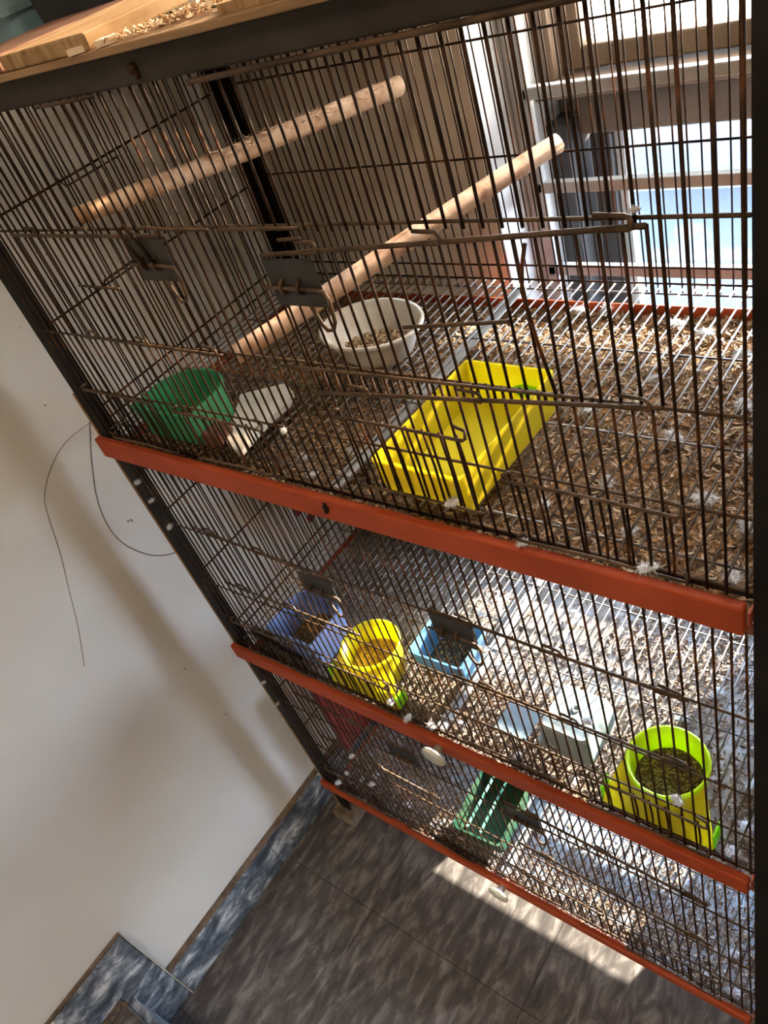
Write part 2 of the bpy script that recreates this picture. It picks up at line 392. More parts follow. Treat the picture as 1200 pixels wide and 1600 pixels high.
wpart('pane', 'glass', [((0.42, 0.618, WIN_B + 0.05), (WIN_R - 0.055, 0.621, LZ))])
wpart('transom_panel', 'panel_b', [((WIN_L + 0.004, 0.60, LZ), (WIN_R, 0.63, FZ + 0.158))], 0.003)
wpart('transom_sill', 'frame_b', [((WIN_L + 0.004, 0.545, FZ + 0.150), (WIN_R, 0.66, FZ + 0.166))], 0.003)
wpart('upper_frame', 'frame_b', [((WIN_L + 0.004, 0.56, FZ + 0.166), (0.372, 0.66, WIN_T)), ((WIN_R - 0.03, 0.56, FZ + 0.166), (WIN_R, 0.66, WIN_T))], 0.003)
wpart('upper_sash', 'frame_b', [((0.374, 0.585, FZ + 0.168), (0.396, 0.625, WIN_T)), ((WIN_R - 0.056, 0.585, FZ + 0.168), (WIN_R - 0.03, 0.625, WIN_T)),
                                ((0.396, 0.585, FZ + 0.168), (WIN_R - 0.056, 0.625, FZ + 0.194))], 0.003)
wpart('frosted_pane', 'frost', [((0.394, 0.603, FZ + 0.192), (WIN_R - 0.054, 0.607, WIN_T))])
# pale terrace outside
tr = struct(MB().box((-6, BY + 0.31, -0.2), (8, 2.9, -0.05)).build('terrace', 'terrace'))
tag(tr, 'sunlit pale terrace outside the window')
pr = struct(MB().box((-6, 2.9, -0.2), (8, 3.05, 0.55)).build('parapet', 'parapet'))
tag(pr, 'low pale blue parapet outside the window')

# ------------------------------------------------------------------ the cage
PITCH = 0.0128
XW = [0.764 - PITCH * k for k in range(59)]         # wire positions across the front
YW = [0.012 + PITCH * k for k in range(29)]         # wire positions along the side
XR, DEP = 0.79, 0.39
TB = [FZ, FZ - 0.408, FZ - 0.816]                    # tray tops of the three tiers
TOPZ = FZ + 0.386
LEGZ = 0.032
RW = 0.00108
RH = 0.0012
cage = empty('bird_cage', (0, 0, 0))
tag(cage, 'tall three-tier rusty wire bird cage with orange-red pull-out trays', 'cage')


def lprofile(x, y, sx, sy, z0, z1, w=0.023, t=0.003):
    p = [(0, 0), (w, 0), (w, t), (t, t), (t, w), (0, w)]
    q = [(x + sx * a, y + sy * b) for a, b in p]
    return MB().prism(q, z0, z1)


for (x, y, sx, sy, w) in ((0, 0, 1, 1, 0.023), (XR + 0.012, 0, -1, 1, 0.034), (0, DEP, 1, -1, 0.023), (XR, DEP, -1, -1, 0.023)):
    lprofile(x, y, sx, sy, LEGZ if (x < 0.1 or True) else 0, TOPZ, w).build('corner_post', 'iron', cage)
# top rails
def rail(a, b, name='top_rail', mat='iron_top'):
    return MB().box(a, b, ch=0.0015).build(name, mat, cage)
rail((0, -0.003, FZ + 0.365), (XR + 0.012, 0.0, TOPZ)); rail((0, DEP, FZ + 0.365), (XR, DEP + 0.003, TOPZ))
rail((-0.003, 0, FZ + 0.365), (0, DEP, TOPZ)); rail((XR, 0.035, FZ + 0.365), (XR + 0.003, DEP, TOPZ))
rail((0, 0.0, TOPZ - 0.003), (XR + 0.01, 0.022, TOPZ)); rail((0, DEP - 0.022, TOPZ - 0.003), (XR, DEP, TOPZ))
# pale edge strip along the left post
MB().box((-0.0045, -0.001, LEGZ), (-0.0005, 0.004, TB[0] + 0.06)).build('post_edge_strip', 'plank_edge', cage)

wire_cache = {}


def wire_mesh(L, r=RW, axis='z', mat='wire'):
    key = (round(L, 4), r, axis, mat)
    if key not in wire_cache:
        end = {'z': (0, 0, L), 'y': (0, L, 0), 'x': (L, 0, 0)}[axis]
        me = MB().tube([(0, 0, 0), tuple(e * 0.5 for e in end), end], r, 6).mesh('wire')
        me.polygons.foreach_set('use_smooth', [True] * len(me.polygons)); me.materials.append(MAT[mat])
        wire_cache[key] = me
    return wire_cache[key]


def hook(mb, x, z, w=0.016, r=0.0013, y=-0.004, s=1):
    """small bent loop of wire that wraps a rod"""
    pts = []
    for k in range(9):
        t = math.pi * k / 8
        pts.append((x + s * (w / 2 + 0.004 * math.sin(t)), y - 0.004 * math.sin(t) * 0.5, z + 0.004 * (1 - math.cos(t)) * 0.9))
    pts = [(x - s * w / 2, y - 0.001, z)] + pts + [(x - s * w * 0.35, y + 0.001, z + 0.0075)]
    mb.tube(pts, r, 5)


def rot_line(xa, za, xb, zb):
    return lambda x: za + (zb - za) * (x - xa) / (xb - xa)


def make_front(t):
    base = TB[t]
    pan = empty('wire_panel', (0, 0, base)); pan.parent = cage
    pan['label'] = ['front wire panel of the top tier', 'front wire panel of the middle tier', 'front wire panel of the bottom tier'][t]
    zt_ = 0.366 if t == 0 else 0.372
    mb = MB()
    for z in (0.006, 0.072, 0.148, 0.264):
        mb.tube([(0.012, 0.001, z), (0.2, 0.0012, z + R.uniform(-.001, .001)), (0.42, 0.001, z + R.uniform(-.0015, .0015)), (0.6, 0.0012, z), (0.7675, 0.001, z)], RH, 6)
    mb.build('cross_wire', 'rod', pan, True)
    LD = (0.093, 0.332); RD = (0.436, 0.722)
    zb, zd = 0.148, 0.263
    if t == 0:
        for x in XW:
            y = R.uniform(-0.0006, 0.0006)
            if LD[0] < x < LD[1] or RD[0] < x < RD[1]:
                inst('wire', wire_mesh(0.150), pan, (x, y, 0.0), (0, R.uniform(-.004, .004), 0))
                inst('wire', wire_mesh(0.106), pan, (x, y, 0.260), (0, R.uniform(-.004, .004), 0))
            else:
                inst('wire', wire_mesh(zt_), pan, (x, y, 0.0), (0, R.uniform(-.003, .003), 0))
    else:
        for x in XW:
            inst('wire', wire_mesh(zt_), pan, (x + R.uniform(-.0008, .0008), R.uniform(-0.0006, 0.0006), 0.0), (0, R.uniform(-.006, .006), 0))
    return pan


def make_door(t, x0, x1, zl, zr, zbl, zbr, plate_at, open_wires):
    """sliding wire door: top and bottom rods, bars, guide hooks, latch plate with its pin"""
    base = TB[t]
    d = empty('door', (x0, -0.004, base)); d.parent = cage
    top = rot_line(0, zl, x1 - x0, zr); bot = rot_line(0, zbl, x1 - x0, zbr)
    L = x1 - x0
    mb = MB()
    mb.tube([(0, 0, top(0)), (L * .5, -0.0006, top(L * .5)), (L, 0, top(L))], 0.0017, 6)
    mb.tube([(0, 0, bot(0)), (L * .5, -0.0006, bot(L * .5)), (L, 0, bot(L))], 0.0016, 6)
    for u in (0.16, 0.52, 0.93):
        hook(mb, L * u, top(L * u), 0.020, 0.0014, -0.001)
        hook(mb, L * u, bot(L * u), 0.020, 0.0013, -0.001)
    mb.build('rods', 'rod', d, True)
    if open_wires:
        n = int(L / PITCH)
        for k in range(n + 1):
            x = 0.004 + k * PITCH
            inst('wire', wire_mesh(round(top(x) - bot(x), 3)), d, (x, 0.0022, bot(x)), (0, R.uniform(-.01, .01), 0))
    # latch plate
    pw, ph = 0.050, 0.037
    px = 0.002 if plate_at == 'l' else L - pw - 0.002
    z1 = top(px) - 0.001
    pl = MB(); pl.box((px, -0.0035, z1 - ph), (px + pw, -0.0022, z1), ch=0.0004)
    po = pl.build('latch_plate', 'plate', d); po['label'] = 'dark steel latch plate'
    pin = MB(); zc = z1 - 0.021
    pin.tube([(px - 0.004, -0.0062, zc), (px + pw * .9, -0.0062, zc - 0.0006), (px + pw + 0.004, -0.0064, zc - 0.002), (px + pw + 0.007, -0.007, zc - 0.008), (px + pw + 0.006, -0.008, zc - 0.024),
              (px + pw + 0.003, -0.009, zc - 0.030), (px + pw - 0.003, -0.009, zc - 0.031), (px + pw - 0.008, -0.008, zc - 0.026), (px + pw - 0.013, -0.007, zc - 0.012)], 0.0016, 6)
    for u in (0.28, 0.62):
        pin.tube([(px + pw * u, -0.003, zc + 0.006), (px + pw * u, -0.0085, zc + 0.002), (px + pw * u, -0.0085, zc - 0.002), (px + pw * u, -0.003, zc - 0.005)], 0.0015, 5)
    pin.build('latch_pin', 'rod', d, True)
    return d


def feeder_door(t, x0, x1, z0, z1):
    base = TB[t]
    d = empty('feeder_door', (x0, -0.005, base)); d.parent = cage
    L = x1 - x0
    mb = MB()
    mb.tube([(0.002, 0.001, z1 + 0.006), (-0.003, -0.002, z1 + 0.004), (-0.003, -0.003, z1), (L * .5, -0.0012, z1 - 0.001), (L, -0.002, z1 - 0.002), (L + 0.004, -0.003, z1 + 0.001), (L + 0.003, 0.0, z1 + 0.006), (L - 0.008, 0.002, z1 + 0.007)], 0.0014, 6)
    mb.tube([(0.002, 0.001, z0 + 0.005), (-0.003, -0.002, z0 + 0.003), (-0.002, -0.003, z0), (L * .5, -0.0012, z0), (L, -0.002, z0 - 0.001), (L + 0.004, -0.003, z0 + 0.001), (L + 0.002, 0.0, z0 + 0.006)], 0.0014, 6)
    mb.build('rods', 'rod', d, True)
    w = MB(); n = max(3, int(L / 0.0145))
    for k in range(n):
        x = 0.006 + (L - 0.012) * k / (n - 1)
        w.tube([(x, 0.0005, z0), (x + 0.001, 0.0008, (z0 + z1) / 2), (x, 0.0005, z1)], 0.00115, 5)
    tag(w.build('bars', 'wire', d, True), kind='stuff')
    return d


def panel_stuff(label, gen):
    mb = MB(); gen(mb)
    o = mb.build('wire_panel', 'wire', cage, True); o['kind'] = 'stuff'; o['label'] = label
    return o


for t in range(3):
    base = TB[t]
    make_front(t)
    zt_ = 0.366 if t == 0 else 0.372
    nm = ('top', 'middle', 'bottom')[t]

    def back(mb):
        for x in XW:
            mb.tube([(x - 0.004, DEP - 0.012, base - 0.002), (x - 0.004, DEP - 0.012, base + zt_)], 0.00092, 5)
        for z in (0.012, 0.03, 0.155, 0.268):
            mb.tube([(0.012, DEP - 0.0135, base + z), (0.78, DEP - 0.0135, base + z)], 0.0013, 5)
    panel_stuff('back wire panel of the %s tier' % nm, back)

    def right(mb):
        for y in YW:
            mb.tube([(XR - 0.006, y, base), (XR - 0.006, y, base + zt_)], 0.00092, 5)
        for z in (0.012, 0.148, 0.264):
            mb.tube([(XR - 0.0045, 0.012, base + z), (XR - 0.0045, 0.38, base + z)], 0.0013, 5)
    panel_stuff('right side wire panel of the %s tier' % nm, right)

    if t == 0:
        sp_ = empty('wire_panel', (0.006, 0, base)); sp_.parent = cage; sp_['label'] = 'left side wire panel of the top tier'
        for y in YW:
            inst('wire', wire_mesh(0.366, 0.00098), sp_, (0, y, 0), (R.uniform(-.004, .004), 0, 0))
        mb = MB()
        for z in (0.012, 0.03, 0.145, 0.264):
            mb.tube([(-0.001, 0.012, z), (-0.001, 0.38, z)], 0.0014, 5)
        mb.tube([(0.001, 0.115, 0.268), (0.002, 0.12, 0.257), (0.002, 0.20, 0.257)], 0.0012, 5)
        mb.tube([(0.001, 0.10, 0.145), (0.002, 0.105, 0.151), (0.002, 0.165, 0.151)], 0.0016, 5)
        mb.build('cross_wire', 'wire', sp_, True)
    else:
        def left(mb):
            for y in YW:
                mb.tube([(0.006, y, base), (0.006, y, base + zt_)], 0.00098, 5)
            for z in (0.012, 0.03, 0.148, 0.264, 0.335):
                mb.tube([(0.005, 0.012, base + z), (0.005, 0.38, base + z)], 0.0014, 5)
        panel_stuff('left side wire panel of the %s tier' % nm, left)

    # wire floor with a flat bar down the middle
    def grid(mb):
        for x in XW:
            mb.tube([(x - 0.003, 0.002, base + 0.006), (x - 0.003, 0.2, base + 0.0055), (x - 0.003, DEP - 0.006, base + 0.006)], 0.0011, 5)
        for y in (0.02, 0.14, 0.262, 0.37):
            mb.tube([(0.01, y, base + 0.004), (0.78, y, base + 0.004)], 0.0012, 5)
    o = panel_stuff('wire floor of the %s tier' % nm, grid)
    o.name = 'floor_grid'; o.data.materials.clear(); o.data.materials.append(MAT['gridw'])
    MB().box((0.383, 0.004, base + 0.0005), (0.397, DEP - 0.006, base + 0.0036), ch=0.0005).build('floor_bar', 'strip', cage)

    # pull-out tray
    hf = (0.028, 0.028, 0.018)[t]; zb = base - (0.027, 0.027, 0.014)[t]; hr = (0.014, 0.014, 0.007)[t]
    tray = MB()
    tray.box((-0.001, -0.011, base - hf), (0.765, -0.0020, base), ch=0.0018)
    tb = tray.build('tray', 'orange', cage); tb['label'] = 'orange-red pull-out tray of the %s tier' % nm
    MB().box((0.022, 0.0012, base - 0.0005), (0.770, 0.0042, base + 0.0045)).build('sill_bar', 'iron', cage)
    if t < 2: MB().box((0.022, 0.0005, base - 0.038), (0.770, 0.004, base - 0.029)).build('tray_runner', 'brownblock', cage)
    m = MB()
    m.box((0.026, -0.002, zb), (0.765, 0.374, zb + 0.0015))
    f = m.build('tray_floor', ('dirtfloor', 'midfloor', 'lowfloor')[t], tb)
    m = MB()
    m.box((0.026, 0.3745, zb), (0.765, 0.376, zb + hr)); m.box((0.0245, -0.002, zb), (0.0258, 0.376, zb + hr)); m.box((0.7652, -0.002, zb), (0.7665, 0.376, zb + hr))
    m.build('tray_rim', 'orange', tb)
    if t:
        kb = MB(); prof = [(0.006, 0.0), (0.006, -0.008), (0.010, -0.011), (0.016, -0.0125), (0.0175, -0.0145), (0.0165, -0.0165), (0.012, -0.0175), (0.0085, -0.0165), (0.006, -0.018), (0.0005, -0.0185)]
        kb.loops([[(0.394 + r * math.cos(2 * math.pi * k / 20), -0.0112 + y, base - hf * 0.5 + r * math.sin(2 * math.pi * k / 20)) for k in range(20)] for r, y in prof], True, True)
        kb.build('knob', 'knob', tb, True)['label'] = 'cloudy round plastic pull knob'
    else:
        kb = MB(); kb.tube([(0.387, -0.0105, base - 0.010), (0.387, -0.013, base - 0.010)], 0.0035, 8); kb.tube([(0.387, -0.0105, base - 0.004), (0.386, -0.0125, base - 0.016)], 0.002, 6)
        kb.build('screw_hole', 'iron', tb)

make_door(0, 0.092, 0.331, 0.262, 0.259, 0.152, 0.149, 'r', True)
make_door(0, 0.434, 0.720, 0.244, 0.262, 0.124, 0.152, 'l', True)
for t, dl, dr in ((1, (0.28, 0.265, 0.175, 0.172), (0.275, 0.270, 0.166, 0.164)), (2, (0.332, 0.315, 0.214, 0.20), (0.305, 0.290, 0.19, 0.176))):
    make_door(t, 0.092, 0.331, *dl, 'r', False)
    make_door(t, 0.462, 0.720, *dr, 'l', False)
for t in range(3):
    feeder_door(t, 0.447, 0.570, 0.030, 0.104 if t == 0 else 0.09)
    feeder_door(t, 0.600, 0.724, 0.010, 0.071)
    feeder_door(t, 0.212, 0.338, 0.012, 0.072)
    feeder_door(t, 0.050, 0.170, 0.010, 0.078)
# loose rods of the top tier front
mb = MB()
mb.tube([(0.436, -0.006, FZ + 0.3615), (0.60, -0.006, FZ + 0.3635), (0.7665, -0.006, FZ + 0.3655)], 0.0019, 6); mb.build('guide_rod', 'rod', cage, True)
mb = MB(); mb.tube([(0.251, -0.005, FZ + 0.364), (0.330, -0.005, FZ + 0.364)], 0.0014, 6); mb.build('guide_rod', 'rod', cage, True)
for a, b in (((0.326, 0.2655), (0.388, 0.264)), ((0.400, 0.264), (0.481, 0.264)), ((0.458, 0.256), (0.480, 0.257)), ((0.163, 0.211), (0.228, 0.210)), ((0.546, 0.193), (0.630, 0.203)),
             ((0.396, 0.147), (0.668, 0.152))):
    mb = MB(); mb.tube([(a[0], -0.0045, FZ + a[1]), (b[0], -0.0045, FZ + b[1])], 0.0013, 6); mb.build('short_rod', 'rod', cage, True)
mb = MB(); mb.tube([(0.651, -0.004, FZ + 0.253), (0.6475, -0.006, FZ + 0.24), (0.645, -0.007, FZ + 0.225), (0.648, -0.006, FZ + 0.19), (0.653, -0.004, FZ + 0.15)], 0.0012, 6)
mb.build('bent_wire', 'wire', cage, True)
# loop of wire on the left latch of the top tier
mb = MB(); mb.tube([(0.300, -0.012, FZ + 0.236), (0.291, -0.014, FZ + 0.258), (0.288, -0.012, FZ + 0.268), (0.293, -0.010, FZ + 0.271), (0.299, -0.010, FZ + 0.264), (0.311, -0.011, FZ + 0.240)], 0.0017, 6)
mb.build('latch_loop', 'wire', cage, True)
mb = MB(); mb.tube([(0.386, -0.0025, FZ + 0.375), (0.386, -0.007, FZ + 0.375)], 0.0034, 8); mb.tube([(0.386, -0.004, FZ + 0.377), (0.389, -0.0055, FZ + 0.369)], 0.0018, 6)
mb.build('rusty_bolt', 'wire', cage, True)
# roof wires
def roof(mb):
    for x in XW:
        mb.tube([(x, 0.01, TOPZ + 0.001), (x, 0.385, TOPZ + 0.001)], 0.0012, 5)
    for y in (0.13, 0.26):
        mb.tube([(0.01, y, TOPZ - 0.001), (0.78, y, TOPZ - 0.001)], 0.0013, 5)
panel_stuff('wire roof of the cage', roof).name = 'roof_grid'


# ------------------------------------------------------------------ perches
def perch(name, a, b, ra, rb, mat, label, rough=0.12, seed=1, fibre=False):
    rr = random.Random(seed)
    a, b = Vector(a), Vector(b); n = 26; mb = MB(); m = 12
    d = (b - a).normalized(); u = d.cross(Vector((0, 0, 1))).normalized(); w = u.cross(d)
    loops = []
    ph = [rr.uniform(0, 6.28) for _ in range(6)]
    for i in range(n + 1):
        s = i / n; c = a.lerp(b, s) + u * 0.002 * math.sin(5 * s + ph[0]) + w * 0.002 * math.sin(4 * s + ph[1])
        r = ra + (rb - ra) * s
        L = []
        for k in range(m):
            t = 2 * math.pi * k / m
            q = r * (1 + rough * 0.5 * math.sin(3 * t + ph[2] + 4 * s) + rough * rr.uniform(-0.4, 0.4))
            L.append(c + (u * math.cos(t) + w * math.sin(t)) * q)
        loops.append(L)
    loops = [[a.lerp(p, 0.8) - d * 0.001 for p in loops[0]]] + loops + [[b.lerp(p, 0.8) + d * 0.001 for p in loops[-1]]]
    mb.loops(loops, True, True)
    o = mb.build(name, mat, None, True); tag(o, label, 'perch', 'perches in the top tier')
    if fibre:
        fb = MB()
        for k in range(260):
            s = rr.uniform(0.25, 0.98) ** 0.8; c = a.lerp(b, s); t = rr.uniform(0.2, 2.9)
            r = ra + (rb - ra) * s
            p = c + (u * math.cos(t) + w * math.sin(t)) * r * 0.96
            q = p + (u * math.cos(t) + w * math.sin(t)) * rr.uniform(0.001, 0.0045) + d * rr.uniform(-0.010, 0.010)
            e = d.cross((q - p)).normalized() * 0.0007
            fb.add([p - e, p + e, q + e * 0.4, q - e * 0.4], [(0, 1, 2, 3)])
        f = fb.build('torn_fibres', 'woodfibre', o, recalc=False); f['kind'] = 'stuff'
    return o


perch('perch', (0.209, 0.004, FZ + 0.275), (0.293, 0.372, FZ + 0.237), 0.0078, 0.0105, 'bark', 'upper gnawed branch perch with torn fibres, nearest the cage roof', 0.14, 3, True)
perch('perch', (0.336, 0.006, FZ + 0.146), (0.466, 0.374, FZ + 0.163), 0.0088, 0.0096, 'bark2', 'lower smooth pinkish branch perch slanting above the oval bowl', 0.10, 5)


# ------------------------------------------------------------------ feeders
def d_outline(w, d, n=14):
    pts = [(-w / 2, 0), (-w / 4, 0), (0, 0), (w / 4, 0), (w / 2, 0)]
    r = w / 2; cy = d - r * 0.8
    for k in range(n + 1):
        t = math.pi * k / n
        pts.append((r * math.cos(t), cy + r * 0.8 * math.sin(t)))
    return pts


def scale_poly(p, s, c):
    return [((x - c[0]) * s + c[0], (y - c[1]) * s + c[1]) for x, y in p]


def inset(p, t, c):
    out = []
    for x, y in p:
        v = Vector((x - c[0], y - c[1])); L = v.length
        v *= max(0, (L - t)) / L; out.append((v.x + c[0], v.y + c[1]))
    return out


def cup_mesh(outline, h, base_scale, th, floor_h=0.003, rim=0.0):
    cx = sum(p[0] for p in outline) / len(outline); cy = sum(p[1] for p in outline) / len(outline); c = (cx, cy)
    lower = scale_poly(outline, base_scale, c)
    lp = lambda p, z: [(x, y, z) for x, y in p]
    L = [lp(inset(lower, 0.003, c), 0), lp(lower, 0.003)]
    for s in (0.35, 0.7):
        mid = [((a[0] * (1 - s) + b[0] * s), (a[1] * (1 - s) + b[1] * s)) for a, b in zip(lower, outline)]
        L.append(lp(mid, 0.003 + (h - 0.003) * s))
    if rim:
        L += [lp(outline, h - 0.004), lp(inset(outline, -rim, c), h - 0.0035), lp(inset(outline, -rim, c), h)]
    else:
        L += [lp(outline, h)]
    L += [lp(inset(outline, th, c), h)]
    mid = [((a[0] + b[0]) / 2, (a[1] + b[1]) / 2) for a, b in zip(lower, outline)]
    L += [lp(inset(mid, th, c), h * 0.5), lp(inset(lower, th, c), floor_h)]
    mb = MB(); mb.loops(L, True, True)
    return mb


def seeds(name, mat, label, cx, cy, rx, ry, z, n, size=0.005, mound=0.006, rect=False, bed=(0.10, 0.06, 0.03)):
    mb = MB()
    # bed
    m = 20
    ring = []
    for k in range(m):
        t = 2 * math.pi * k / m
        if rect:
            ct, st_ = math.cos(t), math.sin(t); q = max(abs(ct), abs(st_)); ring.append((cx + rx * ct / q, cy + ry * st_ / q))
        else:
            ring.append((cx + rx * math.cos(t), cy + ry * math.sin(t)))
    mb.loops([[(x, y, z) for x, y in ring], [(cx + (x - cx) * .5, cy + (y - cy) * .5, z + mound * .7) for x, y in ring], [(cx + (x - cx) * .02, cy + (y - cy) * .02, z + mound) for x, y in ring]], True, True)
    nbed = len(mb.f)
    for k in range(n):
        while True:
            u, v = R.uniform(-1, 1), R.uniform(-1, 1)
            if rect or u * u + v * v < 1: break
        d2 = max(abs(u), abs(v)) if rect else math.hypot(u, v)
        p = Vector((cx + u * rx * .96, cy + v * ry * .96, z + mound * (1 - d2) * 1.0 + R.uniform(0.0005, 0.0025)))
        mt = Matrix.Translation(p) @ Matrix.Rotation(R.uniform(0, 6.3), 4, 'Z') @ Matrix.Rotation(R.uniform(-.6, .6), 4, 'Y')
        s = size * R.uniform(.7, 1.3)
        vs = [mt @ Vector(q) for q in ((-s / 2, 0, 0), (0, -s * .2, 0), (s / 2, 0, 0), (0, s * .2, 0), (0, 0, s * .16), (0, 0, -s * .12))]
        mb.add(vs, [(0, 1, 4), (1, 2, 4), (2, 3, 4), (3, 0, 4), (1, 0, 5), (2, 1, 5), (3, 2, 5), (0, 3, 5)])
    o = mb.build(name, mat, None, recalc=False)
    o.data.materials.append(new_mat(name + '_bed', bed, 0.9))
    for f in o.data.polygons[:nbed]: f.material_index = 1
    tag(o, label, 'seed', kind='stuff')
    return o


G = 0.0075     # items stand on the wire floor
# green D-shaped cup, top tier
e = empty('feeding_cup', (0.151, 0.006, TB[0] + G)); tag(e, 'green plastic half-round feeding cup in the top tier left corner', 'feeding cup')
cup_mesh(d_outline(0.100, 0.082), 0.046, 0.90, 0.0022, rim=0.0015).build('bowl', 'green', e)
seeds('seed_hulls', 'seed_d', 'dark old seed hulls inside the green cup', 0.151, 0.046, 0.038, 0.030, TB[0] + G + 0.006, 160, 0.004, 0.002)

# oval white bowl with seed
e = empty('oval_bowl', (0.292, 0.217, TB[0] + G), -0.15); tag(e, 'white oval plastic bowl of seed standing under the lower perch', 'bowl')
ov = [(0.068 * math.cos(2 * math.pi * k / 32), 0.052 * math.sin(2 * math.pi * k / 32)) for k in range(32)]
cup_mesh(ov, 0.037, 0.70, 0.0025, rim=0.0015).build('bowl', 'enamel', e, True)
seeds('seed', 'seed', 'tan seed heaped in the white oval bowl', 0.297, 0.215, 0.046, 0.032, TB[0] + G + 0.010, 620, 0.0055, 0.007)


# yellow trough
def rrect(w, d, r=0.006, n=4):
    pts = []
    for sx, sy, a0 in ((1, 1, 0), (-1, 1, 90), (-1, -1, 180), (1, -1, 270)):
        for k in range(n + 1):
            a = math.radians(a0 + 90 * k / n)
            pts.append((sx * (w / 2 - r) + r * math.cos(a), sy * (d / 2 - r) + r * math.sin(a)))
    return pts


e = empty('feed_trough', (0.502, 0.0822, TB[0] + G), -0.03); tag(e, 'long bright yellow plastic trough in the top tier', 'trough')
cup_mesh(rrect(0.094, 0.154, 0.004), 0.042, 0.96, 0.0022, rim=0.0012).build('bowl', 'yellow', e)
MB().box((-0.043, -0.0795, 0.018), (0.043, -0.0765, 0.040), ch=0.001).build('front_lip', 'yellow', e)
MB().prism([(0.002, 0.0), (0.030, 0.002), (0.033, 0.012), (0.012, 0.016), (0.0, 0.010)], 0, 0.0012).build('green_patch', 'lime', e)
e.children[-1].matrix_parent_inverse = Matrix.Identity(4)
e.children[-1].location = (0.006, 0.0705, 0.014); e.children[-1].rotation_euler = (math.radians(97), 0, 0)


def apron_cup(loc, m_back, m_front, label, seedmat, seedlabel, r=0.041, h=0.060, pw=0.118):
    e = empty('feeding_cup', loc); tag(e, label, 'feeding cup', 'round cups with a flat front plate')
    circ = [(r * math.cos(2 * math.pi * k / 28), r + 0.002 + r * math.sin(2 * math.pi * k / 28)) for k in range(28)]
    cup_mesh(circ, h, 0.84, 0.0022, rim=0.0012).build('bowl', m_back, e, True)
    p = MB(); m = 14; top = []; bot = []
    for k in range(m + 1):
        u = k / m; ang = math.radians(192 + 156 * u)
        top.append((( r + 0.0012) * math.cos(ang), r + 0.002 + (r + 0.0012) * math.sin(ang), h - 0.005))
        bot.append((-pw / 2 + pw * u, 0.0, 0.0))
    rows = []
    for v in (0, 0.25, 0.5, 0.75, 1.0):
        e_ = v ** 1.6
        rows.append([tuple(bq[i] * (1 - (e_ if i < 2 else v)) + tq[i] * (e_ if i < 2 else v) for i in range(3)) for bq, tq in zip(bot, top)])
    n_ = m + 1
    for dy in (0.0, 0.0018):
        p.add([(x, y + dy, z) for row in rows for x, y, z in row], [(i * n_ + k, i * n_ + k + 1, (i + 1) * n_ + k + 1, (i + 1) * n_ + k) for i in range(4) for k in range(m)])
    p.build('front_plate', m_front, e, True, recalc=False)
    for sx in (-1, 1):
        MB().box((sx * pw / 2 - 0.001, 0.002, 0.0), (sx * pw / 2 + 0.001, 0.020, 0.025)).build('side_wing', 'lime', e)
    seeds('seed', seedmat, seedlabel, loc[0], loc[1] + r + 0.002, r * .86, r * .86, loc[2] + h * .46, 700, 0.0045, 0.004, bed=(0.30, 0.19, 0.035) if seedmat == 'seed_o' else (0.085, 0.062, 0.02))
    return e


apron_cup((0.268, 0.003, TB[1] + G), 'yellow2', 'yellow', 'bright yellow round cup in the middle tier beside the blue trough', 'seed_o', 'orange-brown mash in the bright yellow round cup')
apron_cup((0.669, 0.003, TB[1] + G), 'limeyellow', 'yellow', 'lime green and yellow round cup at the right end of the middle tier', 'seed_d', 'dark seed mix in the lime green round cup')

# blue half-round cup, middle tier left
e = empty('feeding_cup', (0.146, 0.008, TB[1] + G)); tag(e, 'periwinkle blue half-round cup at the left of the middle tier', 'feeding cup')
cup_mesh(d_outline(0.088, 0.092), 0.062, 0.88, 0.0022, rim=0.0012).build('bowl', 'peri', e)
seeds('seed', 'seed_d', 'brown seed husks in the periwinkle blue cup', 0.146, 0.05, 0.033, 0.036, TB[1] + G + 0.022, 500, 0.004, 0.003)

# sky blue open box
e = empty('open_box', (0.351, 0.102, TB[1] + G), 0.02); tag(e, 'small sky blue open box behind the latch plate of the middle tier', 'box')
cup_mesh(rrect(0.082, 0.068, 0.005), 0.040, 0.92, 0.0025, rim=0.0015).build('bowl', 'skyblue', e)
seeds('seed_hulls', 'seed_d', 'dark hulls on the bottom of the sky blue box', 0.351, 0.102, 0.032, 0.026, TB[1] + G + 0.005, 260, 0.004, 0.001, True, bed=(0.04, 0.035, 0.035))

# upturned pale box
e = empty('upturned_box', (0.550, 0.070, TB[1] + G), -0.03); tag(e, 'milky pale blue plastic box lying upside down on the middle tier', 'box')
b = MB(); o1 = rrect(0.066, 0.070, 0.008)
b.loops([[(x, y, 0) for x, y in o1]] + [[(x * s, y * s, z) for x, y in o1] for s, z in ((1, 0.001), (0.96, 0.030), (0.93, 0.038), (0.86, 0.041))] + [[(x * .2, y * .2, 0.0405) for x, y in o1]], True, True)
b.build('body', 'palebox', e)
b = MB(); b.loops([[(x * 1.06 - 0.004, y * 1.04, z) for x, y in o1] for z in (0.0, 0.003)], True, True); b.build('flange', 'palebox', e)
b = MB(); b.tube([(0.004 * math.cos(k * .7), 0.005 + 0.004 * math.sin(k * .7), 0.0415) for k in range(9)], 0.0008, 5, closed=True); b.build('moulding_ring', 'palebox', e)
sh = MB(); sh.box((0.455, 0.030, TB[1] + G), (0.500, 0.078, TB[1] + G + 0.003), ch=0.001)
tag(sh.build('plastic_lid', 'palebox'), 'thin milky plastic lid lying left of the upturned pale box', 'lid')

